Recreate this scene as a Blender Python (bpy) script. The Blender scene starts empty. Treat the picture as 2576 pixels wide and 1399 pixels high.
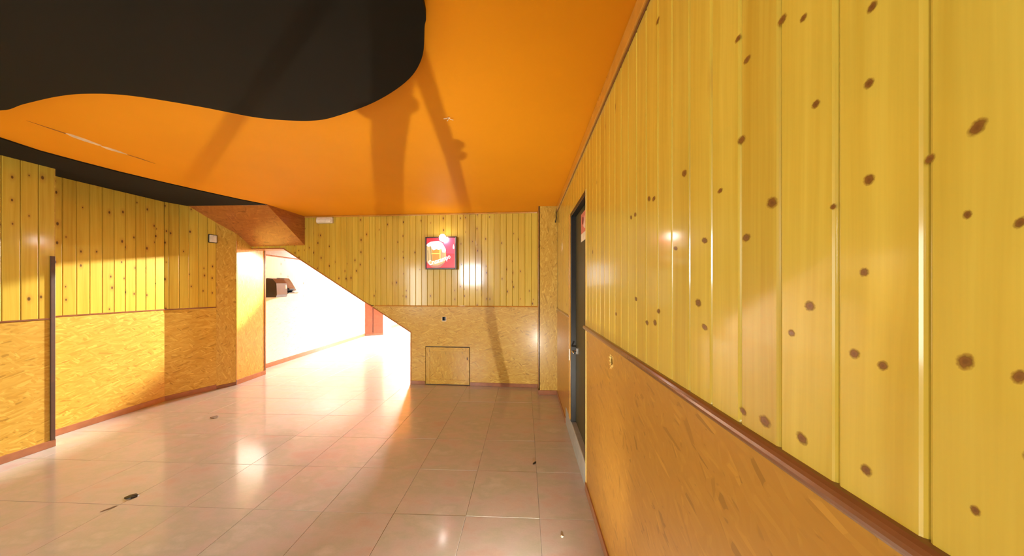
import bpy, bmesh, math, random
from mathutils import Matrix, Vector
random.seed(7)
S = bpy.context.scene
COL = S.collection

# ------------------------------------------------------------------ camera, world, lights, exposure
HEYE = 1.56
cd = bpy.data.cameras.new('camera'); cam = bpy.data.objects.new('camera', cd); COL.objects.link(cam)
cam.location = (0, 0, HEYE); cam.rotation_euler = (math.pi/2, 0, math.atan(32/745))
cd.sensor_width = 36; cd.lens = 36*745/2576; cd.shift_y = 22.5/2576; cd.clip_start = .02
S.camera = cam
S.view_settings.view_transform = 'Standard'; S.view_settings.look = 'None'
S.view_settings.exposure = 0.0; S.view_settings.gamma = 1; S.view_settings.use_curve_mapping = False
w = bpy.data.worlds.new('world'); S.world = w; w.use_nodes = True
w.node_tree.nodes['Background'].inputs[0].default_value = (.72, .86, 1, 1)
w.node_tree.nodes['Background'].inputs[1].default_value = 1.0

def area(name, loc, rot, sx, sy, power, col):
    d = bpy.data.lights.new(name, 'AREA'); d.shape = 'RECTANGLE'; d.size = sx; d.size_y = sy
    d.energy = power; d.color = col
    o = bpy.data.objects.new(name, d); COL.objects.link(o); o.location = loc; o.rotation_euler = rot
    return o
# daylight outside the window of the rear wall and an added left-wall window lighting the right wall (both behind the camera), shining in
area('daylight_small_window', (-3.2, -4.25, 2.12), (math.pi/2, 0, 0), 1.05, .95, 190, (.80, .92, 1))
area('added_side_window_light', (-4.98, -2.0, 1.45), (0, -math.pi/2, 0), 1.7, 2.3, 185, (.95, 1, .86))
# daylight at the street door at the end of the passage
area('daylight_street_door', (-1.3, 13.25, 1.3), (-math.pi/2, 0, 0), .9, 2.3, 120, (.92, .97, 1))

# ------------------------------------------------------------------ helpers
def mesh(name, verts, faces, mat=None, parent=None, smooth=False):
    m = bpy.data.meshes.new(name); m.from_pydata([tuple(v) for v in verts], [], faces); m.update()
    bm = bmesh.new(); bm.from_mesh(m); bmesh.ops.recalc_face_normals(bm, faces=bm.faces); bm.to_mesh(m); bm.free()
    return link(name, m, mat, parent, smooth)
def link(name, m, mat=None, parent=None, smooth=False):
    o = bpy.data.objects.new(name, m); COL.objects.link(o)
    if mat is not None and not m.materials: m.materials.append(mat)
    if smooth:
        for p in m.polygons: p.use_smooth = True
    if parent is not None: o.parent = parent
    return o
def bmobj(name, bm, mat, parent=None, smooth=False):
    m = bpy.data.meshes.new(name); bmesh.ops.recalc_face_normals(bm, faces=bm.faces); bm.to_mesh(m); bm.free()
    return link(name, m, mat, parent, smooth)
def boxbm(x0, x1, y0, y1, z0, z1, bev=0, seg=2):
    bm = bmesh.new(); bmesh.ops.create_cube(bm, size=1)
    for v in bm.verts:
        v.co = Vector(((x0+x1)/2 + v.co.x*(x1-x0), (y0+y1)/2 + v.co.y*(y1-y0), (z0+z1)/2 + v.co.z*(z1-z0)))
    if bev: bmesh.ops.bevel(bm, geom=bm.edges[:], offset=bev, segments=seg, affect='EDGES', profile=.5)
    return bm
def box(name, x0, x1, y0, y1, z0, z1, mat, parent=None, bev=0, seg=2):
    return bmobj(name, boxbm(x0, x1, y0, y1, z0, z1, bev, seg), mat, parent)
def prism(name, pts, h0, h1, mat, parent=None):          # plan polygon extruded upwards
    n = len(pts)
    v = [(x, y, h0) for x, y in pts] + [(x, y, h1) for x, y in pts]
    f = [list(range(n))[::-1], list(range(n, 2*n))] + [[i, (i+1) % n, n+(i+1) % n, n+i] for i in range(n)]
    return mesh(name, v, f, mat, parent)
def slab(name, pts, y0, y1, mat, parent=None):           # (x, z) polygon extruded along local y
    n = len(pts)
    v = [(x, y0, z) for x, z in pts] + [(x, y1, z) for x, z in pts]
    f = [list(range(n)), list(range(n, 2*n))[::-1]] + [[i, (i+1) % n, n+(i+1) % n, n+i] for i in range(n)]
    return mesh(name, v, f, mat, parent)
def tube(name, pts, r, mat, parent=None, k=8):
    bm = bmesh.new(); rings = []
    P = [Vector(p) for p in pts]
    for i, p in enumerate(P):
        t = (P[min(i+1, len(P)-1)] - P[max(i-1, 0)]).normalized()
        a = t.cross(Vector((0, 0, 1)) if abs(t.z) < .9 else Vector((1, 0, 0))).normalized(); b = t.cross(a)
        rr = r[i] if isinstance(r, (list, tuple)) else r
        rings.append([bm.verts.new(p + a*rr*math.cos(q*2*math.pi/k) + b*rr*math.sin(q*2*math.pi/k)) for q in range(k)])
    for A, B in zip(rings, rings[1:]):
        for q in range(k): bm.faces.new((A[q], A[(q+1) % k], B[(q+1) % k], B[q]))
    bm.faces.new(rings[0]); bm.faces.new(rings[-1])
    return bmobj(name, bm, mat, parent, True)
def ball(name, c, r, mat, parent=None, u=16, v=10):
    bm = bmesh.new(); bmesh.ops.create_uvsphere(bm, u_segments=u, v_segments=v, radius=1)
    for q in bm.verts:
        q.co = Vector(c) + Vector((q.co.x*r[0], q.co.y*r[1], q.co.z*r[2]))
    return bmobj(name, bm, mat, parent, True)
def empty(name, loc=(0, 0, 0), mat=None):
    o = bpy.data.objects.new(name, None); COL.objects.link(o); o.location = loc
    if mat is not None: o.matrix_world = mat
    return o
def tag(o, label, cat, group=None):
    o['label'] = label; o['category'] = cat
    if group: o['group'] = group
    return o
def structure(o, label=None):
    o['kind'] = 'structure'
    if label: o['label'] = label
    return o
def frame(P, Q, z=0):                                     # local x along the wall, y into the room, z up
    u = Vector((Q[0]-P[0], Q[1]-P[1], 0)).normalized(); n = Vector((0, 0, 1)).cross(u)
    M = Matrix(((u.x, n.x, 0, P[0]), (u.y, n.y, 0, P[1]), (0, 0, 1, z), (0, 0, 0, 1)))
    return M
def dist(P, Q): return math.hypot(Q[0]-P[0], Q[1]-P[1])

# ------------------------------------------------------------------ materials
class G:
    def __init__(s, name):
        s.m = bpy.data.materials.new(name); s.m.use_nodes = True; s.t = s.m.node_tree; s.n = s.t.nodes
        s.b = s.n['Principled BSDF']; s.out = s.n['Material Output']
    def __call__(s, typ, **kw):
        x = s.n.new('ShaderNode'+typ)
        for k, v in kw.items(): setattr(x, k, v)
        return x
    def l(s, a, b): s.t.links.new(a, b)
    def math(s, op, a, b=None, clamp=False):
        x = s('Math', operation=op, use_clamp=clamp)
        for i, v in enumerate((a, b)):
            if v is None: continue
            if isinstance(v, (int, float)): x.inputs[i].default_value = v
            else: s.l(v, x.inputs[i])
        return x.outputs[0]
    def mix(s, f, a, b, mode='MIX'):
        x = s('Mix', data_type='RGBA', blend_type=mode)
        for i, v in ((0, f), (6, a), (7, b)):
            if isinstance(v, (int, float)): x.inputs[i].default_value = v
            elif isinstance(v, tuple): x.inputs[i].default_value = (*v, 1)
            else: s.l(v, x.inputs[i])
        return x.outputs[2]
    def ramp(s, f, stops):
        x = s('ValToRGB'); e = x.color_ramp.elements
        while len(e) < len(stops): e.new(.5)
        for q, (p, c) in zip(e, stops): q.position = p; q.color = (*c, 1) if isinstance(c, tuple) else (c, c, c, 1)
        s.l(f, x.inputs[0]); return x.outputs[0]
    def mapping(s, v, scale, rot=(0, 0, 0), loc=(0, 0, 0)):
        x = s('Mapping'); x.inputs['Scale'].default_value = scale; x.inputs['Rotation'].default_value = rot
        x.inputs['Location'].default_value = loc; s.l(v, x.inputs[0]); return x.outputs[0]
    def noise(s, v, scale=1, detail=3, rough=.5):
        x = s('TexNoise'); x.inputs['Scale'].default_value = scale; x.inputs['Detail'].default_value = detail
        x.inputs['Roughness'].default_value = rough
        if v is not None: s.l(v, x.inputs['Vector'])
        return x.outputs[0]
    def coords(s, spread=37.0):                           # object space metres, shifted per object
        tc = s('TexCoord'); oi = s('ObjectInfo')
        c = s('CombineXYZ')
        r = s.math('MULTIPLY', oi.outputs['Random'], spread)
        s.l(r, c.inputs[0]); s.l(s.math('MULTIPLY', r, 1.7), c.inputs[2])
        a = s('VectorMath', operation='ADD'); s.l(tc.outputs['Object'], a.inputs[0]); s.l(c.outputs[0], a.inputs[1])
        return a.outputs[0], oi.outputs['Random'], tc.outputs['Object']
    def bump(s, h, strength, distance=.01):
        x = s('Bump'); x.inputs['Strength'].default_value = strength; x.inputs['Distance'].default_value = distance
        s.l(h, x.inputs['Height']); s.l(x.outputs[0], s.b.inputs['Normal'])
    def set(s, color=None, rough=None, spec=None, coat=None, coat_rough=None, metal=None, emit=None, es=None):
        for k, v in (('Base Color', color), ('Roughness', rough), ('Specular IOR Level', spec), ('Coat Weight', coat),
                     ('Coat Roughness', coat_rough), ('Metallic', metal), ('Emission Color', emit), ('Emission Strength', es)):
            if v is None: continue
            if isinstance(v, tuple): s.b.inputs[k].default_value = (*v, 1)
            elif isinstance(v, (int, float)): s.b.inputs[k].default_value = v
            else: s.l(v, s.b.inputs[k])
        return s.m
def plain(name, col, rough=.5, **kw):
    g = G(name); tc = g('TexCoord')
    n = g.noise(tc.outputs['Object'], 14, 3)
    c = g.mix(g.ramp(n, [(.3, 0.0), (.7, 1.0)]), tuple(x*.86 for x in col), tuple(min(1, x*1.1) for x in col))
    return g.set(color=c, rough=rough, **kw)

def pine(name, lo, hi, knots=True, thr=.66):
    g = G(name); v, rnd, raw = g.coords()
    warp = g.noise(g.mapping(v, (4, 4, 1.2)), 1, 2)
    a = g('VectorMath', operation='ADD'); sc = g('VectorMath', operation='SCALE')
    cx = g('CombineXYZ'); g.l(warp, cx.inputs[0]); g.l(cx.outputs[0], sc.inputs[0]); sc.inputs[3].default_value = .06
    g.l(v, a.inputs[0]); g.l(sc.outputs[0], a.inputs[1])
    grain = g.noise(g.mapping(a.outputs[0], (38, 38, .9)), 1, 3, .55)
    fine = g.noise(g.mapping(v, (260, 260, 5)), 1, 2)
    c = g.mix(g.ramp(grain, [(.32, 0.0), (.68, 1.0)]), lo, hi)
    c = g.mix(g.math('MULTIPLY', fine, .22), c, tuple(x*.55 for x in lo))
    tint = g.ramp(rnd, [(0, (.86, .80, .72)), (.35, (1, 1, 1)), (.7, (1, .95, .86)), (1, (.92, .90, .9))])
    c = g.mix(1.0, c, tint, 'MULTIPLY')
    if knots:
        vo = g('TexVoronoi', voronoi_dimensions='2D', feature='F1'); vo.inputs['Scale'].default_value = 1
        vo.inputs['Randomness'].default_value = .85
        sep = g('SeparateXYZ'); g.l(v, sep.inputs[0]); cb = g('CombineXYZ')
        g.l(g.math('MULTIPLY', sep.outputs[0], 11), cb.inputs[0]); g.l(g.math('MULTIPLY', sep.outputs[2], 5.5), cb.inputs[1])
        g.l(cb.outputs[0], vo.inputs['Vector'])
        sel = g('SeparateColor'); g.l(vo.outputs['Color'], sel.inputs[0])
        on = g.math('GREATER_THAN', sel.outputs[0], thr)
        size = g.math('ADD', g.math('MULTIPLY', sel.outputs[1], .08), .05)
        d = g.math('DIVIDE', vo.outputs['Distance'], size)
        k = g.math('MULTIPLY', g.ramp(d, [(.55, 1.0), (1.0, 0.0)]), on)
        halo = g.math('MULTIPLY', g.ramp(g.math('DIVIDE', d, 3), [(.1, .45), (1.0, 0.0)]), on)
        c = g.mix(halo, c, (.36, .13, .022))
        c = g.mix(g.math('MULTIPLY', k, .9), c, (.085, .03, .01))
    bh = g.noise(g.mapping(v, (22, 22, 3)), 1, 2)
    g.bump(bh, .10, .004)
    g.set(color=c, rough=.32, spec=.35, coat=.75, coat_rough=.10)
    return g.m

def osb(name, lo, hi, rot=0.0, dark=.5):
    g = G(name); v, rnd, raw = g.coords(11.0)
    layers = []
    for i, (ang, sx, sz) in enumerate(((12, 9, 60), (-17, 11, 75), (48, 12, 70))):
        vo = g('TexVoronoi', feature='F1'); vo.inputs['Scale'].default_value = 1
        mp = g.mapping(g.mapping(v, (1, 1, 1), (0, math.radians(ang)+rot, 0)), (sx, 3, sz), (0, 0, 0), (i*3.7, i*1.3, i*5.1))
        g.l(mp, vo.inputs['Vector'])
        s = g('SeparateColor'); g.l(vo.outputs['Color'], s.inputs[0]); layers.append((s.outputs[0], s.outputs[1]))
    pick = g.ramp(g.noise(g.mapping(v, (9, 9, 16)), 1, 1), [(.44, 0.0), (.50, 1.0)])
    pick2 = g.ramp(g.noise(g.mapping(v, (12, 12, 14), (0, 0, 0), (4, 2, 9)), 1, 1), [(.56, 0.0), (.60, 1.0)])
    val = g.mix(pick, layers[0][0], layers[1][0]); val = g.mix(pick2, val, layers[2][0])
    c = g.ramp(val, [(0, tuple(x*.62 for x in lo)), (.10, lo), (.80, tuple(a*.45+b*.55 for a, b in zip(lo, hi))), (.95, hi), (1, tuple(min(1, x*1.12) for x in hi))])
    spot = g.ramp(g.noise(g.mapping(v, (26, 26, 60)), 1, 1), [(.70, 0.0), (.76, 1.0)])
    c = g.mix(g.math('MULTIPLY', spot, dark), c, (.10, .035, .010))
    cloud = g.noise(g.mapping(v, (2.5, 2.5, 4)), 1, 2)
    c = g.mix(g.math('MULTIPLY', cloud, .45), c, lo)
    g.bump(val, .22, .0015)
    g.set(color=c, rough=.36, spec=.35, coat=.5, coat_rough=.20)
    return g.m

def tilemat(name):
    g = G(name)
    geo = g('NewGeometry'); oi = g('ObjectInfo')
    v = geo.outputs['Position']
    off = g('CombineXYZ'); g.l(g.math('MULTIPLY', oi.outputs['Random'], 3.0), off.inputs[0])
    a = g('VectorMath', operation='ADD'); g.l(v, a.inputs[0]); g.l(off.outputs[0], a.inputs[1]); vv = a.outputs[0]
    n1 = g.noise(g.mapping(vv, (3.4, 5.6, 1), (0, 0, .6)), 1, 4, .55)
    n2 = g.noise(g.mapping(vv, (9, 15, 1), (0, 0, .5)), 1, 3, .55)
    n3 = g.noise(g.mapping(vv, (90, 90, 90)), 1, 2)
    c = g.ramp(n1, [(.30, (.50, .37, .33)), (.44, (.50, .44, .41)), (.58, (.43, .425, .355)), (.74, (.57, .53, .49))])
    c = g.mix(g.math('MULTIPLY', g.ramp(n2, [(.50, 0.0), (.78, 1.0)]), .4), c, (.62, .53, .46))
    c = g.mix(g.math('MULTIPLY', g.ramp(n2, [(.28, 1.0), (.42, 0.0)]), .0), c, (.30, .22, .16))
    c = g.mix(g.math('MULTIPLY', n3, .25), c, (.32, .21, .14))
    g.bump(n3, .05, .002)
    rg = g.ramp(n2, [(.3, .32), (.7, .42)])
    return g.set(color=c, rough=rg, spec=.6, coat=.6, coat_rough=.11)

def paint(name, col, rough, var=.06):
    g = G(name); geo = g('NewGeometry')
    n = g.noise(geo.outputs['Position'], 1.6, 4); n2 = g.noise(geo.outputs['Position'], 140, 2)
    c = g.mix(g.math('MULTIPLY', n, .6), tuple(x*(1+var) for x in col), tuple(x*(1-2*var) for x in col))
    g.bump(n2, .05, .002)
    return g.set(color=c, rough=rough, spec=.15)

PINE = pine('varnished_pine', (.58, .40, .042), (.70, .53, .075))
PINE_CLEAR = pine('varnished_pine_few_knots', (.58, .40, .042), (.70, .53, .075), True, .95)
OSB = osb('varnished_strand_board', (.50, .29, .036), (.66, .45, .085))
OSB_V = osb('varnished_strand_board_upright', (.48, .28, .036), (.64, .43, .08), math.pi/2)
OSB_R = osb('varnished_strand_board_amber', (.42, .195, .019), (.49, .245, .028), math.radians(34), .4)
TILE = tilemat('polished_stone_tile')
GROUT = plain('dark_grout', (.22, .14, .095), .8)
ORANGE = paint('orange_ceiling_paint', (.84, .335, .010), .6)
BLACK = paint('black_ceiling_paint', (.010, .009, .006), .75)
BROWN = plain('brown_varnished_moulding', (.20, .075, .028), .25, coat=.6, coat_rough=.1)
HONEY = plain('honey_varnished_strip', (.55, .26, .04), .22, coat=.7, coat_rough=.08)
SKIRT = plain('reddish_brown_skirting', (.30, .115, .05), .3, coat=.4)
CORE = plain('raw_wall_core', (.09, .055, .035), .9)
RAW = plain('pale_raw_wood_edge', (.72, .50, .14), .6)
OVERLIT_OSB = osb('overexposed_strand_board', (.80, .72, .54), (.87, .80, .64), 0, .2)  # passage boards whitened: over-exposure put into the base colour
OVERLIT_PINE = pine('overexposed_boarding', (.82, .75, .60), (.88, .82, .68), True, .85)  # upper passage boards, whitened by the same painted over-exposure
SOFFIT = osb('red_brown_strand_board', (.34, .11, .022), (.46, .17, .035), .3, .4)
OLIVE = plain('dark_olive_door_paint', (.042, .038, .011), .5, coat=.1)
DARK = plain('near_black_paint', (.012, .010, .008), .4)
STEEL = plain('brushed_steel', (.6, .6, .6), .25, metal=1.0)
WHITE = plain('off_white_plastic', (.74, .66, .50), .45)
STONE = plain('grey_stone', (.36, .37, .35), .4)
REDDOOR = plain('red_brown_door_paint', (.34, .09, .05), .45)
PLASTER = plain('bare_white_plaster', (.80, .62, .42), .8)
GREYP = plain('dark_grey_plastic', (.016, .016, .024), .3, coat=.3)
SILVER = plain('glossy_blue_grey_cover', (.05, .08, .11), .12, coat=1.0)
def emitter(name, col, s):
    g = G(name); return g.set(color=col, emit=col, es=s, rough=.3)

# ------------------------------------------------------------------ boards and panels
def board_mesh(w, hb0, hb1, ht0, ht1, t=.018):
    """one tongue-and-groove board: rounded long edges; bottom / top heights may differ between its two sides"""
    e = .0005; prof = [(e, -t), (e, -.0075), (.0014, -.0045), (.0032, -.0017), (.0062, 0), (w-.0062, 0), (w-.0032, -.0017), (w-.0014, -.0045), (w-e, -.0075), (w-e, -t)]
    n = len(prof); vs = []
    for x, y in prof: f = x/w; vs.append((x, y, hb0 + (hb1-hb0)*f))
    for x, y in prof: f = x/w; vs.append((x, y, ht0 + (ht1-ht0)*f))
    fs = [[i, (i+1) % n, n+(i+1) % n, n+i] for i in range(n)] + [list(range(n)), list(range(n, 2*n))[::-1]]
    return vs, fs
_bm = {}
def board(parent, M, s, w, b0, t0, mat, b1=None, t1=None):
    b1 = b0 if b1 is None else b1; t1 = t0 if t1 is None else t1
    z = min(b0, b1)
    key = tuple(round(q, 4) for q in (w, b0-z, b1-z, t0-z, t1-z)) + (mat.name,)
    if key not in _bm:
        o = mesh('board', *board_mesh(w, b0-z, b1-z, t0-z, t1-z), mat); _bm[key] = o.data
    else: o = link('board', _bm[key])
    o.parent = parent; o.matrix_world = M @ Matrix.Translation((s, 0, z))
    return o
def panel(parent, M, s0, s1, h0, h1, mat, holes=(), cut=None, t=.018, y=0.0, name='strand_board_panel'):
    xs = sorted({s0, s1, *[q for H in holes for q in H[:2]]}); zs = sorted({h0, h1, *[q for H in holes for q in H[2:]]})
    bm = bmesh.new(); V = {}
    def vert(x, z):
        if (x, z) not in V: V[(x, z)] = bm.verts.new((x-s0, y, z-h0))
        return V[(x, z)]
    for xa, xb in zip(xs, xs[1:]):
        for za, zb in zip(zs, zs[1:]):
            cx, cz = (xa+xb)/2, (za+zb)/2
            if any(H[0] < cx < H[1] and H[2] < cz < H[3] for H in holes): continue
            bm.faces.new((vert(xa, za), vert(xb, za), vert(xb, zb), vert(xa, zb)))
    if cut:
        (px, pz), (nx, nz) = cut
        bmesh.ops.bisect_plane(bm, geom=bm.verts[:]+bm.edges[:]+bm.faces[:], plane_co=(px-s0, y, pz-h0), plane_no=(nx, 0, nz), clear_outer=True)
    r = bmesh.ops.extrude_face_region(bm, geom=bm.faces[:])
    for q in r['geom']:
        if isinstance(q, bmesh.types.BMVert): q.co.y -= t
    o = bmobj(name, bm, mat); o.parent = parent; o.matrix_world = M @ Matrix.Translation((s0, 0, h0))
    return o
def strip(name, M, s0, s1, z0, z1, d, mat, parent=None, bev=.004, back=-.012):
    o = box(name, 0, s1-s0, back, d, 0, z1-z0, mat, parent, bev)
    o.matrix_world = M @ Matrix.Translation((s0, 0, z0)); return o

# ------------------------------------------------------------------ floor
floor = structure(box('floor', -5.6, .9, -4.4, 13.4, -.16, -.012, GROUT))
TS = .5; GX0 = .1; tbm = boxbm(.0006, TS-.0006, .0006, TS-.0006, -.012, 0, 0)
top = [e for e in tbm.edges if all(v.co.z > -.001 for v in e.verts)]
bmesh.ops.bevel(tbm, geom=top, offset=.0012, segments=1, affect='EDGES')
TM = bpy.data.meshes.new('tile'); tbm.to_mesh(TM); tbm.free(); TM.materials.append(TILE)
rest = []
for i in range(-12, 1):
    for j in range(-9, 27):
        x, y = GX0 + i*TS, j*TS
        if 1.0 <= y < 9.4 and x > -5.6 and not (y > 4.9 and x > -1.2):
            t = link('tile', TM); t.location = (x, y, random.uniform(-.0004, .0004)); t.parent = floor
            t.rotation_euler = (random.uniform(-.0012, .0012), random.uniform(-.0012, .0012), 0)
        else: rest.append((x, y))
bm = bmesh.new()
for x, y in rest:
    q = [bm.verts.new((x+a, y+b, 0)) for a, b in ((.001, .001), (TS-.001, .001), (TS-.001, TS-.001), (.001, TS-.001))]
    bm.faces.new(q)
fr = bmobj('distant_tiles', bm, TILE, floor); fr['kind'] = 'stuff'

# ------------------------------------------------------------------ ceiling
CH = 2.73
ceil = structure(box('ceiling', -5.6, .9, -4.4, 13.4, CH, CH+.15, ORANGE))
def smooth_loop(pts, n=6):
    out = []; N = len(pts)
    for i in range(N):
        p0, p1, p2, p3 = (Vector(pts[(i+k) % N]) for k in (-1, 0, 1, 2))
        for s in range(n):
            t = s/n
            out.append(tuple(.5*((2*p1) + (-p0+p2)*t + (2*p0-5*p1+4*p2-p3)*t*t + (-p0+3*p1-3*p2+p3)*t**3)))
    return out
blob = [(-.405, 1.16), (-.440, 1.285), (-.518, 1.464), (-.663, 1.622), (-.933, 1.792), (-1.261, 1.927), (-1.43, 1.968), (-1.60, 1.962),
        (-1.814, 1.913), (-2.057, 1.784), (-2.344, 1.667), (-2.578, 1.638), (-2.80, 1.655), (-3.12, 1.714), (-3.386, 1.769), (-3.62, 1.70), (-3.72, 1.45),
        (-3.45, .9), (-3.1, .2), (-3.1, -.7), (-2.6, -1.5), (-1.6, -1.7), (-.8, -1.1), (-.35, -.3), (-.36, .6)]
bp = prism('black_panel', smooth_loop(blob), CH-.030, CH+.004, BLACK, ceil)
edge = [(-3.653, 4.03), (-3.791, 3.767), (-3.928, 3.407), (-4.028, 3.095), (-4.097, 2.822), (-4.130, 2.575), (-4.146, 2.358), (-4.093, 2.138), (-3.98, 1.9),
        (-3.92, 1.4), (-4.0, .6), (-4.15, -.4), (-4.1, -1.6), (-4.3, -3)]
prism('black_border_panel', edge + [(-4.95, -3), (-4.95, 4.03)], CH-.012, CH+.004, BLACK, ceil)

# ------------------------------------------------------------------ right wall with door
RX = .47; WH = 1.25
MR = frame((RX, 0), (RX, 1))
wr = structure(box('wall_right', RX+.06, RX+.22, -4.3, 4.9, 0, CH, CORE))
e0 = .368
for k in range(-14, 19):
    board(wr, MR, e0+.1*k, .1, WH, CH, PINE_CLEAR)
board(wr, MR, e0+1.9, 2.298-(e0+1.9), WH, CH, PINE_CLEAR)
for k in range(8): board(wr, MR, 2.298+.1*k, .1, 2.31, CH, PINE_CLEAR)
for k in range(12):
    y = 3.098+.1*k; board(wr, MR, y, min(.1, 4.31-y), WH, CH, PINE)
panel(wr, MR, -4.1, e0-1.4, WH, CH, PINE, name='rear_boarding')
panel(wr, MR, -4.1, -.14, 0, WH, OSB_R)
hole_r = (1.600, 1.652, 1.135, 1.187)
panel(wr, MR, -.14, 2.298, 0, WH, OSB_R, holes=[hole_r])
panel(wr, MR, 3.10, 4.31, 0, WH, OSB_R)
raw = panel(wr, MR, 2.298, 2.305, .0, WH, RAW, name='raw_edge'); 
strip('raw_edge', MR, 2.289, 2.307, 0, 1.225, .003, RAW, wr, .001, -.018)
strip('raw_edge', MR, 2.290, 2.306, 1.262, 2.31, .003, RAW, wr, .001, -.018)
# wainscot rail and crown and skirting on the right wall
bm = bmesh.new()
def rail(name, M, s0, s1, z, hh, d, mat):
    """half-round moulding"""
    n = 8; pr = [(-.008, -hh/2)] + [(d*math.cos(a)+.0, hh/2*math.sin(a)) for a in [(-math.pi/2 + math.pi*i/n) for i in range(n+1)]] + [(-.008, hh/2)]
    vs = [(0, y, q) for y, q in pr] + [(s1-s0, y, q) for y, q in pr]; N = len(pr)
    o = mesh(name, vs, [[i, (i+1) % N, N+(i+1) % N, N+i] for i in range(N)] + [list(range(N)), list(range(N, 2*N))[::-1]], mat)
    o.matrix_world = M @ Matrix.Translation((s0, 0, z)); return o
bm.free()
structure(rail('trim_1', MR, -4.1, 2.335, WH-.004, .034, .017, BROWN))
structure(rail('trim_2', MR, 3.13, 4.31, WH-.004, .030, .012, BROWN))
structure(strip('trim_3', MR, -4.1, 4.31, CH-.088, CH-.001, .016, HONEY, None, .006)); structure(strip('trim_shadow', MR, -4.1, 4.31, CH-.096, CH-.088, .006, BROWN, None, .002))  # second strip is dark to stand for the shadow line under the crown
structure(strip('baseboard_right', MR, -4.1, 2.298, .0, .062, .010, SKIRT, None, .003))
structure(strip('baseboard_right', MR, 3.42, 4.31, .0, .06, .010, SKIRT, None, .003))
# rough hole broken into the panel: pale torn splinters round the rim
sh = empty('torn_hole', (RX, 1.626, 1.161)); tag(sh, 'small torn hole with pale splinters in amber wainscot beside dark door', 'hole')
for k, (a, ln) in enumerate(((20, .016), (75, .012), (140, .014), (195, .020), (235, .030), (275, .026), (310, .014), (345, .012))):
    a = math.radians(a); c = Vector((0, .024*math.cos(a), .024*math.sin(a))); d = Vector((-.35, math.cos(a)*.75, math.sin(a)*.9)).normalized(); p = Vector((0, -math.sin(a), math.cos(a)))
    v = [c-p*.007, c+p*.007, c+d*ln, c-p*.007+Vector((.006, 0, 0)), c+p*.007+Vector((.006, 0, 0))]
    mesh('splinter', v, [[0, 1, 2], [3, 4, 2], [0, 1, 4, 3], [0, 3, 2], [1, 4, 2]], RAW, sh)
for y0, y1, z0, z1 in ((-.028, -.023, -.028, .028), (.023, .028, -.028, .028), (-.023, .023, -.028, -.023), (-.023, .023, .023, .028)):
    box('torn_rim', -.0015, .004, y0, y1, z0, z1, RAW, sh)
# knots in the near boards, where they sit
KN = [(2460,320,17),(2435,540,9),(2430,910,17),(2187,452,11),(2187,210,10),(2195,17,10),(2175,685,9),(2150,890,10),(2222,920,10),(2097,520,6),(2053,262,8),
 (2022,45,7),(1968,50,9),(1943,510,11),(2038,770,10),(1992,838,7),(1925,1060,11),(2018,1103,11),(2180,1183,11),(2455,1285,10),(2568,560,12),(1857,97,6),(1880,150,7),
 (1878,598,8),(1773,605,6),(1757,762,8),(1773,823,6),(1657,783,5),(1628,812,5),(1648,812,6),(1600,752,4.5),(1598,540,4.5),(1588,547,4),(1633,500,5),(1645,500,5),(1870,1035,7),
 (1655,52,5),(2566,948,15),(1722,436,7),(1866,352,8),(2340,400,10),(1700,625,4),(1812,480,5),(1550,790,3.5),(2590,1150,12)]
yaw = cam.rotation_euler[2]
def ray(px, py):
    f = Vector((-math.sin(yaw), math.cos(yaw), 0)); r = Vector((math.cos(yaw), math.sin(yaw), 0))
    return f + r*((px-1288)/745) + Vector((0, 0, 1))*((722-py)/745)
g = G('dark_knot'); tc = g('TexCoord'); ln = g('VectorMath', operation='LENGTH'); g.l(tc.outputs['Object'], ln.inputs[0])
nz = g.noise(g.coords(50)[0], 2.2, 2)
dd = g.math('ADD', ln.outputs['Value'], g.math('MULTIPLY', g.math('SUBTRACT', nz, .5), .5))
kc = g.ramp(dd, [(.1, (.16, .065, .014)), (.5, (.22, .095, .018)), (.75, (.36, .17, .025)), (1, (.55, .30, .035))])
g.set(color=kc, rough=.32, spec=.35, coat=.5, coat_rough=.13); g.l(g.ramp(dd, [(.42, 1.0), (.98, 0.0)]), g.b.inputs['Alpha'])
KNOT = g.m
N = 16; KM = bpy.data.meshes.new('knot')
KM.from_pydata([(0, 0, 0)] + [(math.cos(2*math.pi*i/N), 0, math.sin(2*math.pi*i/N)) for i in range(N)], [], [[0, 1+(i+1) % N, 1+i] for i in range(N)]); KM.materials.append(KNOT)
for px, py, r in KN:
    d = ray(px, py); t = RX/d.x; P = Vector((0, 0, HEYE)) + d*t
    o = link('knot', KM); o.parent = wr
    sy = min(r*1.5*P.y/(px-1320), .017); sz = min(r*1.5*t/745, .019)
    o.matrix_world = MR @ Matrix.Translation((P.y, .0007, P.z)) @ Matrix.Rotation(random.uniform(-.5, .1), 4, 'Y') @ Matrix.Diagonal((sy, 1, sz, 1))

# door in the right wall
d1 = structure(empty('door_1', (RX, 2.66, 0)), 'dark olive door set back in the yellow panelling')
def dbox(name, x0, x1, y0, y1, z0, z1, mat, bev=.003, par=None):
    o = box(name, x0, x1, y0, y1, z0, z1, mat, None, bev); o.parent = par or d1
    o.matrix_parent_inverse = Matrix.Identity(4)
    o.location = -Vector((RX, 2.66, 0)); return o
dbox('leaf', RX+.045, RX+.059, 2.28, 3.02, .20, 2.27, OLIVE)
dbox('jamb', RX-.002, RX+.058, 3.018, 3.058, .0, 2.31, DARK)
dbox('jamb', RX+.004, RX+.058, 2.298, 2.32, .0, 2.31, DARK)
dbox('head', RX-.002, RX+.058, 2.30, 3.058, 2.272, 2.312, DARK)
dbox('casing', RX-.010, RX+.01, 3.058, 3.135, .2, 2.31, HONEY)
kn = dbox('rose', RX+.036, RX+.046, 2.915, 2.955, .90, .96, STEEL)
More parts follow.
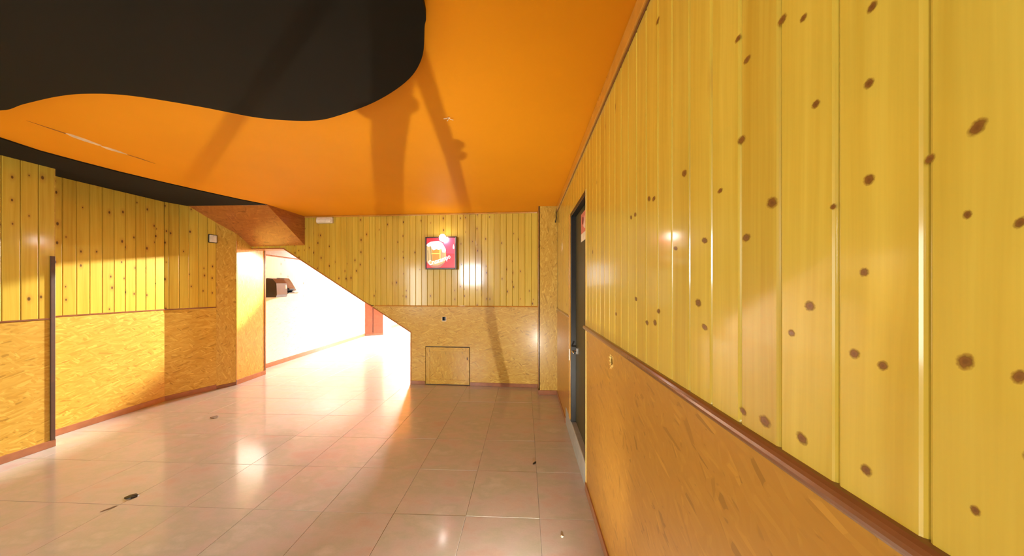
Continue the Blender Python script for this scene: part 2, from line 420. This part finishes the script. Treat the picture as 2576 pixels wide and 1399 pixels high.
tube('handle', [(.045, 2.935-2.66, .93), (.0, 2.935-2.66, .93), (-.005, 2.925-2.66, .93), (-.005, 2.83-2.66, .93)], .008, STEEL, d1)
dbox('latch_plate', RX-.014, RX-.009, 3.085, 3.115, .80, .92, STEEL, .001)
st = structure(box('floor_step', RX-.004, RX+.0595, 2.31, 3.40, 0, .195, STONE, None, .008), 'grey stone step under the dark olive door')
nt = empty('door_notice', (RX+.044, 2.62, 2.09)); tag(nt, 'pink and white paper notice stuck high on dark door', 'notice')
PINK = plain('faded_pink_print', (.62, .20, .14), .6); PAPER = plain('white_paper', (.8, .72, .55), .6); INK = plain('dark_red_ink', (.22, .03, .03), .6)
box('sheet', -.0015, 0, -.10, .10, -.06, .125, PINK, nt)
box('white_strip', -.0025, -.0005, -.10, .10, -.125, -.055, PAPER, nt)
ball('red_mark', (-.002, .02, .055), (.0012, .035, .035), INK, nt, 12, 6)
mesh('white_mark', [(-.0022, -.07, -.03), (-.0022, -.01, .0), (-.0022, -.05, .09), (-.001, -.07, -.03), (-.001, -.01, 0), (-.001, -.05, .09)], [[0, 1, 2], [3, 4, 5], [0, 1, 4, 3], [1, 2, 5, 4], [2, 0, 3, 5]], PAPER, nt)

# ------------------------------------------------------------------ corner column
colm = structure(box('column', .215, RX+.06, 4.325, 4.75, 0, CH, CORE), 'strand board column in the corner beside the door')
MC = frame((RX, 4.31), (.20, 4.31)); panel(colm, MC, 0, .27, 0, CH, OSB_V)
MCs = frame((.20, 4.31), (.20, 4.62)); panel(colm, MCs, .0, .30, 0, CH, OSB_V)
structure(strip('trim_4', MC, .262, .272, .1, CH, .004, BROWN, None, .001))
structure(strip('baseboard_column', MC, -.0, .276, 0, .062, .012, SKIRT, None, .003))
ca = tube('loose_cable', [(RX-.012, 4.30, CH-.03), (RX-.02, 4.285, CH-.10), (RX-.014, 4.29, CH-.17), (RX-.03, 4.29, CH-.24)], .006, DARK); tag(ca, 'short dark cable hanging at the top of the corner column', 'cable')

# ------------------------------------------------------------------ back wall under the stair, with sloped opening
BP = (.20, 4.60); bu = Vector((-1, .042)).normalized()
def bpt(s): return (BP[0]+bu.x*s, BP[1]+bu.y*s)
MB = frame(BP, bpt(1))
def bs(X): return (BP[0]-X)/(-bu.x)*1.0
SD, HD = bs(-1.819), .838                                 # foot of the slope
SU, HU = bs(-4.012), 2.204                                # head of the slope
SE = bs(-4.86)
wb = slab('wall_back', [(-.2, 0), (SD, 0), (SD, HD), (SU, HU), (SE, 2.21), (SE, CH), (-.2, CH)], -.20, -.06, CORE); wb.matrix_world = MB; structure(wb)
def diag(s): return HD + (HU-HD)*(s-SD)/(SU-SD)
BW = .0975; s = 0.0
while s < SE-.05:
    w_ = min(BW, SE-s)
    b0 = max(WH, diag(s)) if s > SD else WH; b1 = max(WH, diag(s+w_)) if s+w_ > SD else WH
    if s > SU: b0 = b1 = 2.21
    b0 = min(b0, 2.21); b1 = min(b1, 2.21)
    board(wb, MB, s, w_, b0, CH, PINE, b1, CH); s += w_
hatch = (bs(-.866), bs(-1.589), .0, .612)
sock = (bs(-1.255)-.0, bs(-1.312), 1.022, 1.082)
nd = Vector((HU-HD, -(SU-SD))).normalized()
panel(wb, MB, 0, SD, 0, WH, OSB, holes=[hatch, sock])
sW = SD + (WH-HD)/(HU-HD)*(SU-SD)
o = slab('strand_board_panel', [(0, 0), (sW-SD, WH-HD), (0, WH-HD)], -.018, 0, OSB, wb); o.matrix_world = MB @ Matrix.Translation((SD, 0, HD))
structure(rail('trim_5', MB, 0, bs(-2.43), WH+.004, .020, .014, HONEY))
structure(strip('trim_6', MB, 0, bs(-3.64), CH-.026, CH-.001, .016, HONEY, None, .006))
structure(strip('baseboard_back', MB, .0, hatch[0]-.004, 0, .055, .010, SKIRT, None, .003))
structure(strip('baseboard_back', MB, hatch[1]+.004, SD+.012, 0, .055, .010, SKIRT, None, .003))
# lining of the sloped opening
LW = .21
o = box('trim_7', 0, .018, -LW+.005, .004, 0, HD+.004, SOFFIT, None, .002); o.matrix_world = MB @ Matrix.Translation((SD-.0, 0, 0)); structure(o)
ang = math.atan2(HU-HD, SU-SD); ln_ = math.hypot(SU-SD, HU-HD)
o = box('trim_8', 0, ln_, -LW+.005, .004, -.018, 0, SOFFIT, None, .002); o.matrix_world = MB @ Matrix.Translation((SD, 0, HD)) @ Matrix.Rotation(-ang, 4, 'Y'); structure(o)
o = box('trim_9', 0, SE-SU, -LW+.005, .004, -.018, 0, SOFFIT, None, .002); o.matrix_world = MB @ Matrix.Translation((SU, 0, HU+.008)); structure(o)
# hatch door below the slope
hd = empty('hatch_door', mat=MB @ Matrix.Translation((hatch[0], 0, 0))); tag(hd, 'low square strand board cupboard hatch in the back wall', 'hatch')
hw = hatch[1]-hatch[0]; hh = .602
def hb(name, x0, x1, z0, z1, y0, y1, mat, bev=.002): return box(name, x0, x1, y0, y1, z0, z1, mat, hd, bev)
hb('inner_panel', .06, hw-.06, .07, hh-.06, -.03, -.006, OSB_V, 0)
hb('stile', .010, .072, .012, hh-.004, -.03, .004, OSB_V); hb('stile', hw-.072, hw-.010, .012, hh-.004, -.03, .004, OSB_V)
hb('top_rail', .072, hw-.072, hh-.066, hh-.004, -.03, .004, OSB); hb('bottom_rail', .072, hw-.072, .012, .085, -.03, .004, OSB)
hb('backing', .0, hw, .0, hh+.01, -.058, -.032, DARK, 0)
hb('finger_slot', .034, .048, hh-.20, hh-.155, .0, .0052, DARK, .0015)
# empty black socket hole
so = empty('socket_box', mat=MB @ Matrix.Translation((sock[0], 0, sock[2]))); tag(so, 'empty black square socket hole in the back wainscot', 'socket')
sw, shh = sock[1]-sock[0], sock[3]-sock[2]
box('cavity', 0, sw, -.058, -.050, 0, shh, DARK, so)
for a in ((0, .004, 0, shh), (sw-.004, sw, 0, shh), (0, sw, 0, .004), (0, sw, shh-.004, shh)):
    box('cavity_side', a[0], a[1], -.055, -.001, a[2], a[3], DARK, so)
for a in ((-.008, 0.001, -.008, shh+.004), (-.008, sw+.004, -.010, .001), (sw-.001, sw+.006, -.008, shh)):
    box('chipped_rim', a[0], a[1], -.004, .0015, a[2], a[3], PAPER, so)

# ------------------------------------------------------------------ left wall, pier and passage wall
Lp = [(-5.068, 9.24), (-4.96, 5.09), (-4.626, 5.09), (-4.593, 4.531), (-4.706, 4.324), (-4.905, 3.828), (-4.895, 2.71), (-4.60, 2.71), (-4.58, -4.2)]
inset = .06
core = [(-5.068-inset, 9.24), (-4.96-inset, 5.09+.0), (-4.96-inset, 5.03), (-4.626-inset, 5.03), (-4.626-inset+.01, 4.60), (-4.706-inset, 4.36), (-4.905-inset, 3.85), (-4.895-inset, 2.65), (-4.60-inset, 2.65), (-4.585-inset, -.3), (-5.5, -.3), (-5.5, 9.24)]
wl = structure(prism('wall_left', core, 0, CH, CORE))
def seg(i): return frame(Lp[i], Lp[i+1]), dist(Lp[i], Lp[i+1])
def boards_on(i, bw, b, t, mat, start=0.0):
    M, L = seg(i); s = start
    while s < L-.004:
        board(wl, M, s, min(bw, L-s), b, t, mat); s += bw
# passage side: boarding panels with over-exposure put into their colour
M, L = seg(0); panel(wl, M, 0, L, 0, WH, OVERLIT_OSB); panel(wl, M, 0, L, WH, 2.16, OVERLIT_PINE, name='passage_boarding'); panel(wl, M, 0, L, 2.16, CH, SOFFIT)
structure(rail('trim_10', M, 0, L, 2.17, .03, .012, BROWN)); structure(strip('baseboard_passage', M, 0, L, 0, .085, .012, SKIRT, None, .003))
M, L = seg(1); panel(wl, M, 0, L, 0, CH, OSB_V)
M, L = seg(2); panel(wl, M, .0, L, 0, CH, OSB_V); structure(strip('baseboard_pier', M, 0, L+.008, 0, .075, .012, SKIRT, None, .003))
structure(strip('trim_11', M, -.004, .022, .0, 2.3, .010, BROWN, None, .003)); structure(strip('trim_12', M, L-.012, L+.006, .075, 2.3, .006, HONEY, None, .002))
M, L = seg(3); panel(wl, M, 0, L, 0, CH, OSB_V); structure(strip('baseboard_pier', M, 0, L, 0, .05, .008, BROWN, None, .003))
boards_on(4, .0985, WH, CH, PINE); M, L = seg(4); panel(wl, M, 0, L, 0, WH, OSB)
structure(rail('trim_13', M, 0, L, WH, .018, .008, BROWN)); structure(strip('baseboard_left', M, 0, L, 0, .07, .010, SKIRT, None, .003))
boards_on(5, .0995, WH, CH, PINE); M, L = seg(5); panel(wl, M, 0, L, 0, WH, OSB)
structure(rail('trim_14', M, 0, L, WH, .018, .008, BROWN)); structure(strip('baseboard_left', M, 0, L, 0, .07, .010, SKIRT, None, .003))
M, L = seg(6); panel(wl, M, 0, L-.0, 0, CH, OSB_V)
M, L = seg(7); s = 0
while s < 2.0: board(wl, M, s, .1, WH, CH, PINE); s += .1
panel(wl, M, 2.0, 3.0, WH, CH, PINE, name='rear_boarding'); panel(wl, M, 0, 3.0, 0, WH, OSB)
structure(rail('trim_15', M, .03, 3.0, WH, .018, .008, BROWN)); structure(strip('baseboard_left', M, 0, L, 0, .07, .010, SKIRT, None, .003))
structure(strip('trim_16', M, .004, .034, .05, 1.86, .010, plain('dark_brown_post', (.07, .03, .012), .5), None, .003))

# sloping underside of the upper stair flight in the left rear corner
def ptb(X): return BP[1] + (BP[0]-X)*.042
v = []
for X in (-4.96, -3.645):
    v += [(X, 4.03, CH+.002), (X, ptb(X)+.004, 2.235 if X < -4 else 2.25), (X, ptb(X)+.004, CH+.002)]
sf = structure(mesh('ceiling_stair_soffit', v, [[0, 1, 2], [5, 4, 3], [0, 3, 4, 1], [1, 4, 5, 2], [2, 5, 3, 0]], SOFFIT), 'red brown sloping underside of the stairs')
structure(tube('trim_17', [(-4.90, 4.03, CH-.004), (-3.65, 4.03, CH-.004)], .012, BROWN, None, 6))

# ------------------------------------------------------------------ passage beyond the opening
structure(box('wall_passage_right', .35, .5, 4.95, 13.2, 0, CH, ORANGE))
structure(box('wall_end', -5.6, -1.8, 13.0, 13.2, 0, CH, OSB)); structure(box('wall_end', -.8, .9, 13.0, 13.2, 0, CH, OSB))
structure(box('wall_end_head', -1.8, -.8, 13.0, 13.2, 2.45, CH, OSB))
structure(prism('wall_far_left', [(-5.5, 9.24), (-4.64, 9.52), (-4.68, 10.2), (-5.03, 10.2), (-5.03, 13.0), (-5.5, 13.0)], 0, CH, OVERLIT_OSB))
fb = frame((-4.66, 9.52), (-4.70, 10.2)); structure(strip('baseboard_far', fb, .0, .66, 0, .1, .02, SKIRT)); 
fb = frame((-5.03, 13), (-5.03, 10.25)); structure(strip('baseboard_far', fb, 0, 2.7, 0, .1, .012, SKIRT))
d3 = structure(empty('door_2', (-5.0, 9.3, 0)), 'red brown panelled door at the far end of the bright passage')
bpy.context.view_layer.update()
Md = frame((-4.63, 9.50), (-5.075, 9.225)); dl = dist((-4.63, 9.50), (-5.075, 9.225))
for nm, a, b, z0, z1, y0, y1, mat in (('leaf', 0, dl*.56, .03, 2.2, .0, .035, REDDOOR), ('leaf', dl*.60, dl, .03, 2.2, .0, .035, REDDOOR), ('gap', dl*.555, dl*.605, .1, 2.2, .0, .015, DARK), ('kick_rail', 0, dl, 0, .07, .0, .045, BROWN), ('lock_rail', .02, dl*.54, 1.0, 1.1, .03, .042, REDDOOR)):
    o = box(nm, a, b, y0, y1, z0, z1, mat, None, .004); o.parent = d3; o.matrix_world = Md
# dark appliance fixed to the passage wall
Ma = frame((-4.99, 6.12), (-4.975, 5.45))
ap = empty('wall_appliance', mat=Ma @ Matrix.Translation((0, .02, 1.36))); tag(ap, 'dark grey wall mounted device with sloped glossy cover on bright passage wall', 'appliance')
def side(name, pts, x0, x1, mat, bev=.006):
    n = len(pts); vv = [(x0, y, z) for y, z in pts] + [(x1, y, z) for y, z in pts]
    m_ = mesh(name, vv, [list(range(n)), list(range(n, 2*n))[::-1]] + [[i, (i+1) % n, n+(i+1) % n, n+i] for i in range(n)], mat, ap); return m_
side('body', [(0, 0), (.20, .0), (.22, .05), (.21, .27), (.13, .36), (.03, .37), (0, .36)], .40, .66, GREYP)
side('cover', [(0, .10), (.13, .10), (.22, .13), (.12, .30), (.06, .38), (0, .38)], .16, .40, SILVER)
side('tray', [(0, .06), (.20, .06), (.24, .085), (.20, .10), (0, .10)], .12, .38, SILVER)
side('screen', [(.16, .19), (.23, .15), (.235, .16), (.165, .20)], .20, .36, GREYP)
ball('dial', (.43, .205, .19), (.03, .012, .06), WHITE, ap, 14, 8)
side('bracket', [(0, .02), (.06, .02), (.06, .06), (0, .06)], .2, .34, STEEL)
# strong ceiling lamp in the passage, hidden behind the stair wall
cl = empty('passage_ceiling_lamp', (-3.15, 10.45, CH)); tag(cl, 'square ceiling lamp lighting the passage behind the stair wall', 'ceiling lamp')
box('housing', -.38, .38, -.38, .38, -.05, 0, WHITE, cl, .006)
box('diffuser', -.34, .34, -.34, .34, -.075, -.045, emitter('lamp_diffuser', (1, .98, .95), 1350), cl, .01)
# spotlight on the same ceiling, turned through the opening on to the left wall
tl = empty('passage_spotlight', (-3.32, 7.2, CH)); tag(tl, 'ceiling spotlight in the passage turned towards the left wall', 'spotlight')
SPD = (Vector((-4.82, 3.15, 1.05)) - Vector((-3.32, 7.2, CH-.10))).normalized()
tube('stem', [(0, 0, 0), (0, 0, -.09)], .012, WHITE, tl); tube('can', [Vector((0, 0, -.10))-SPD*.08, Vector((0, 0, -.10))+SPD*.05], .045, WHITE, tl, 14)
sd = bpy.data.lights.new('spotlight_beam', 'SPOT'); sd.energy = 3100; sd.color = (1, .97, .90); sd.spot_size = math.radians(27); sd.spot_blend = .55; sd.shadow_soft_size = .04
so_ = bpy.data.objects.new('spotlight_beam', sd); COL.objects.link(so_); so_.parent = tl; so_.location = Vector((0, 0, -.10)) + SPD*.06
so_.rotation_euler = SPD.to_track_quat('-Z', 'Y').to_euler()

# ------------------------------------------------------------------ rear wall behind the camera with windows
W1 = (-3.75, -2.65, 1.62, 2.62)
def wall_with_holes(name, x0, x1, z0, z1, holes, y0, y1, mat):
    xs = sorted({x0, x1, *[q for H in holes for q in H[:2]]}); zs = sorted({z0, z1, *[q for H in holes for q in H[2:]]})
    bm = bmesh.new(); V = {}
    def vert(x, z):
        if (x, z) not in V: V[(x, z)] = bm.verts.new((x, y0, z))
        return V[(x, z)]
    for a, b in zip(xs, xs[1:]):
        for c, d in zip(zs, zs[1:]):
            if any(H[0] < (a+b)/2 < H[1] and H[2] < (c+d)/2 < H[3] for H in holes): continue
            bm.faces.new((vert(a, c), vert(b, c), vert(b, d), vert(a, d)))
    r = bmesh.ops.extrude_face_region(bm, geom=bm.faces[:])
    for q in r['geom']:
        if isinstance(q, bmesh.types.BMVert): q.co.y = y1
    return bmobj(name, bm, mat)
structure(wall_with_holes('wall_front', -5.6, .9, 0, CH, [W1], -4.2, -4.0, PINE))
M7, L7 = seg(7); W2 = (3.55, 5.85, .6, 2.3)  # unseen window opening, added to light the right wall
o = structure(wall_with_holes('wall_left_rear', 3.0, L7, 0, CH, [W2], -.2, 0, PINE)); o.matrix_world = M7
for i, ((x0, x1, z0, z1), MW) in enumerate(((W1, Matrix.Translation((0, -4.1, 0))), (W2, M7 @ Matrix.Translation((0, -.1, 0))))):
    wn = structure(empty('window_%d' % (i+1), mat=MW @ Matrix.Translation(((x0+x1)/2, 0, z0))))
    for a in ((x0, x0+.05, z0, z1), (x1-.05, x1, z0, z1), (x0+.05, x1-.05, z0, z0+.05), (x0+.05, x1-.05, z1-.05, z1), ((x0+x1)/2-.02, (x0+x1)/2+.02, z0+.05, z1-.05)):
        box('window_frame', a[0]-(x0+x1)/2, a[1]-(x0+x1)/2, -.04, .04, a[2]-z0, a[3]-z0, HONEY, wn, .004)

# ------------------------------------------------------------------ illuminated beer sign on the back wall
sx0 = bs(-1.058); SW, SH = .502, .512
sg = empty('beer_sign', mat=MB @ Matrix.Translation((sx0, 0, 1.836))); tag(sg, 'square red lit beer sign with a frothy mug on the back wall', 'sign')
RED = emitter('backlit_red', (.62, .018, .035), .40); PINKR = emitter('backlit_pink_red', (.80, .05, .11), .45); CREAM = emitter('backlit_cream', (.62, .46, .20), .35)
FOAM = emitter('backlit_foam_white', (.95, .92, .85), .55); BEER = emitter('backlit_beer_amber', (.70, .28, .025), .4); GOLD = emitter('backlit_pale_gold', (.9, .62, .12), .5)
SHADE = plain('printed_olive_shade', (.30, .26, .08), .4); LETTER = emitter('backlit_white_letters', (1, .98, .95), .8); ROSE = emitter('backlit_rose', (.50, .18, .13), .35)
FR = plain('dark_maroon_frame', (.045, .016, .014), .3, coat=.4)
for a in ((0, .022, 0, SH), (SW-.020, SW, 0, SH), (.022, SW-.02, 0, .022), (.022, SW-.02, SH-.022, SH)):
    box('frame', a[0], a[1], 0, .085, a[2], a[3], FR, sg, .004)
box('back_box', .004, SW-.004, 0, .06, .004, SH-.004, FR, sg)
box('face', .02, SW-.02, .06, .072, .02, SH-.02, RED, sg)
# sign art: (u to the right, v up) in the sign's own square; the frame's x runs right to left
def su(px): return SW*(1-(px-390)/935)
def sv(py): return SH*(1135-py)/915
def art(name, pts, y, mat, t=.0015, par=None):
    return slab(name, [(su(a), sv(b)) for a, b in pts], y, y+t, mat, par or sg)
art('pink_field', [(990, 260), (1265, 260), (1265, 700), (1000, 690), (1010, 560), (930, 470), (960, 330)], .0722, PINKR)
art('pale_border', [(1268, 262), (1285, 240), (1285, 1100), (1262, 1080)], .0722, ROSE)
mugpts = [(425, 452), (428, 900), (455, 960), (520, 1030), (600, 1078), (720, 1096), (840, 1072), (930, 1000), (975, 920), (1005, 800), (1012, 720), (1000, 600), (960, 520), (905, 470), (780, 420), (600, 400), (480, 420)]
mg = art('mug', mugpts, .0735, CREAM)
art('mug_base', [(440, 935), (520, 985), (640, 1025), (760, 1025), (880, 985), (950, 930), (930, 1000), (840, 1072), (720, 1096), (600, 1078), (520, 1030), (455, 975)], .0752, ROSE)
art('beer', [(600, 560), (830, 560), (835, 880), (700, 905), (600, 895)], .0752, BEER)
art('gold_band', [(570, 682), (835, 682), (835, 706), (570, 706)], .0770, GOLD); art('gold_band', [(812, 590), (842, 590), (846, 850), (816, 850)], .0785, GOLD)
for px in ((455, 600, 475, 900), (540, 480, 570, 900), (862, 600, 880, 850), (900, 600, 915, 820)):
    art('glass_rib', [(px[0], px[1]), (px[0]+15, px[1]), (px[2]+15, px[3]), (px[2], px[3])], .0752, SHADE if px[0] < 600 else ROSE)
fo = [(425, 452), (470, 400), (560, 360), (680, 345), (800, 345), (900, 400), (960, 500), (1000, 560), (1010, 620), (985, 675), (900, 660), (880, 560), (800, 590), (720, 570), (640, 600), (585, 560), (560, 480), (470, 500)]
art('foam', fo, .0772, FOAM)
art('drop', [(1232, 430), (1258, 520), (1252, 560), (1232, 570), (1214, 555), (1210, 515)], .0745, FOAM)
cu = bpy.data.curves.new('lettering', 'FONT'); cu.body = 'Cruzcampo'; cu.size = 1; cu.extrude = .01; cu.offset = .018; cu.align_x = 'LEFT'
to = bpy.data.objects.new('tmp', cu); COL.objects.link(to); bpy.context.view_layer.update()
dg = bpy.context.evaluated_depsgraph_get(); tm = bpy.data.meshes.new_from_object(to.evaluated_get(dg)); bpy.data.objects.remove(to)
xs = [q.co.x for q in tm.vertices]; wid = max(xs)-min(xs); scl = .362/wid
for q in tm.vertices:
    x, y, z = (q.co.x-min(xs))*scl, q.co.y*scl*1.3, q.co.z
    y += .05*(x-.18)**2/.18 - .001
    a = math.radians(17.5); X = x*math.cos(a)-y*math.sin(a); Y = x*math.sin(a)+y*math.cos(a)
    q.co = Vector((su(515)-X, .081+z*.15, sv(1030)+Y))
tm.materials.clear(); link('lettering', tm, LETTER, sg)
lamp = ball('bulb', (su(950), .15, sv(275)), (.052, .045, .058), emitter('hot_bulb', (1, .90, .82), 35), sg, 20, 12)
tube('lamp_arm', [(su(955), .0, sv(225)), (su(955), .06, sv(205)), (su(950), .15, sv(190))], .008, FR, sg)

# ------------------------------------------------------------------ small fittings
el = empty('emergency_light', mat=MB @ Matrix.Translation((bs(-3.135), 0, 2.603))); tag(el, 'off white emergency light box high on the back wall', 'emergency light')
box('body', 0, .278, 0, .045, 0, .098, WHITE, el, .012); box('diffuser', .012, .266, .04, .066, .010, .066, plain('milky_cover', (.78, .74, .62), .3), el, .012)
box('label_strip', .03, .13, .0445, .0465, .076, .088, PAPER, el)
M4, L4 = seg(4)
jb = empty('junction_box', mat=M4 @ Matrix.Translation((.0, 0, 2.235))); tag(jb, 'small white junction box under the stair soffit on the left wall', 'junction box')
box('cover', .005, .082, .0, .035, 0, .108, WHITE, jb, .005); box('dark_back', -.012, .092, -.01, .006, -.008, .118, DARK, jb, .002)
ball('screw', (.043, .036, .095), (.004, .002, .004), STEEL, jb, 8, 5)
# scar in the ceiling paint and a wire end
def flake(name, pts, z, mat, t=.003, par=None): return prism(name, pts, z-t, z+.001, mat, par)
sc = empty('ceiling_scar', (0, 0, 0)); tag(sc, 'long white scar of bare plaster in the orange ceiling paint', 'crack')
def ragged(pts, j): return [(x+random.uniform(-j, j), y+random.uniform(-j, j)) for x, y in pts]
flake('plaster_patch', ragged([(-3.49, 2.10), (-3.520, 2.15), (-3.528, 2.22), (-3.518, 2.30), (-3.488, 2.295), (-3.465, 2.2), (-3.472, 2.12)], .004), CH, PLASTER, .003, sc)
flake('plaster_patch', ragged([(-3.515, 2.31), (-3.536, 2.36), (-3.525, 2.43), (-3.503, 2.47), (-3.484, 2.40), (-3.486, 2.33)], .003), CH, PLASTER, .003, sc)
DUST = plain('brown_crack_dust', (.33, .12, .02), .8)
flake('crack', ragged([(-3.495, 1.93), (-3.502, 2.02), (-3.505, 2.11), (-3.485, 2.11), (-3.490, 2.02)], .002), CH, DUST, .002, sc)
flake('crack', ragged([(-3.512, 2.46), (-3.508, 2.54), (-3.500, 2.66), (-3.492, 2.54), (-3.500, 2.46)], .002), CH, DUST, .002, sc)
wi = empty('ceiling_wire_stub', (-.525, 2.02, CH)); tag(wi, 'short pale wire ends sticking out of the orange ceiling', 'wire')
for k in range(4):
    a = k*1.6+.4; tube('wire', [(0, 0, 0), (.012*math.cos(a), .012*math.sin(a), -.012), (.035*math.cos(a), .02*math.sin(a), -.016)], .0028, PLASTER, wi, 6)
# scraps on the floor
def scrap(name, x, y, r, mat, label, cat, el=1.0, rot=0, h=.006, n=9):
    bm = bmesh.new(); c0 = bm.verts.new((0, 0, h)); R = []
    for i in range(n):
        a = 2*math.pi*i/n; q = r*random.uniform(.65, 1.1); X, Y = q*math.cos(a)*el, q*math.sin(a)
        R.append((bm.verts.new((X*math.cos(rot)-Y*math.sin(rot), X*math.sin(rot)+Y*math.cos(rot), 0)), bm.verts.new((.8*(X*math.cos(rot)-Y*math.sin(rot)), .8*(X*math.sin(rot)+Y*math.cos(rot)), h*random.uniform(.4, 1)))))
    for i in range(n):
        a, b = R[i], R[(i+1) % n]
        bm.faces.new((a[0], b[0], b[1], a[1])); bm.faces.new((a[1], b[1], c0))
    bm.faces.new([q[0] for q in R][::-1])
    o = bmobj(name, bm, mat); o.location = (x, y, .0006); return tag(o, label, cat)
scrap('dark_scrap', -2.916, 2.078, .032, DARK, 'dark brown scrap lying alone on the left tiles', 'debris', 1.5, .5, .012)
scrap('grey_scrap', -3.706, 3.387, .045, plain('grey_chip', (.20, .15, .11), .7), 'flat grey chip on the floor near the sunlit left wall', 'debris', 1.3, 2.6, .006)
scrap('white_scrap', .233, 1.862, .010, PAPER, 'tiny white crumb on the tiles near the right wall', 'debris', 1, 0, .005)
scrap('brown_sliver', .088, 2.63, .012, DARK, 'tiny dark sliver on a tile joint before the door', 'debris', 2.6, 1.1, .006)
scrap('dust_smear', -2.92, 1.96, .012, plain('dust', (.20, .12, .06), .8), 'thin brown dust smear beside the dark scrap', 'debris', 3.5, 1.0, .002)

# ------------------------------------------------------------------ lamp on the floor in front of the camera (below the picture); bars added to shade the ceiling
LP = Vector((.15, .90, .13))
wkl = empty('floor_work_lamp', (LP.x, LP.y, 0)); tag(wkl, 'small work lamp on the floor with bars added to shade the ceiling', 'lamp')
box('base', -.06, .06, -.06, .06, 0, .02, DARK, wkl, .004); tube('stem', [(0, 0, .02), (0, 0, .122)], .006, STEEL, wkl)
ball('emitter_chip', (0, 0, .124), (.004, .004, .003), emitter('led_chip', (1, .95, .85), 30), wkl, 8, 5)
def arc(P, r, wd, name='shadow_bar'):  # added bar, bent to follow one shadow band on the ceiling
    pts = []; ds = [(Vector(p)-LP).normalized() for p in P]
    for a, b in zip(ds, ds[1:]):
        for i in range(8):
            pts.append((a.slerp(b, i/8))*r)
    pts.append(ds[-1]*r)
    pts = [p + Vector((0, 0, LP.z)) for p in pts]
    return tube(name, pts, wd*r/2, STEEL, wkl, 10)
r_ = .34
arc([(-.52, 1.15, 2.73), (-.541, 1.529, 2.73), (-.653, 2.681, 2.73), (-.856, 4.282, 2.73), (-.878, 4.645, 2.672), (-.574, 4.633, 1.448), (-.498, 4.629, .886), (-.298, 4.62, .05)], r_, .040)
arc([(-.40, .95, 2.73), (-.906, 1.981, 2.73), (-1.242, 2.656, 2.73), (-2.164, 4.701, 2.73)], r_, .082)
arc([(-.75, 1.1, 2.73), (-1.976, 1.958, 2.73), (-2.666, 2.437, 2.73), (-3.906, 3.294, 2.73)], r_, .030)
def knob(px, py, rr):  # added knob that thickens a shadow band on the ceiling
    d = ray(px, py); P = Vector((0, 0, HEYE)) + d*((CH-HEYE)/d.z); q = (P-LP).normalized()*r_ + Vector((0, 0, LP.z))
    ball('shadow_knob', q, (rr, rr, rr), STEEL, wkl, 12, 8)
knob(1143, 362, .010); knob(1150, 388, .010); knob(1012, 258, .013); knob(985, 266, .015); knob(948, 274, .014)
ld = bpy.data.lights.new('work_lamp_beam', 'SPOT'); ld.energy = 200; ld.color = (1, .93, .80); ld.spot_size = math.radians(136); ld.spot_blend = .85; ld.shadow_soft_size = .0025
lo = bpy.data.objects.new('work_lamp_beam', ld); COL.objects.link(lo); lo.parent = wkl; lo.location = (0, 0, LP.z+.004)
lo.rotation_euler = Vector((-.55, .75, .36)).to_track_quat('-Z', 'Y').to_euler()
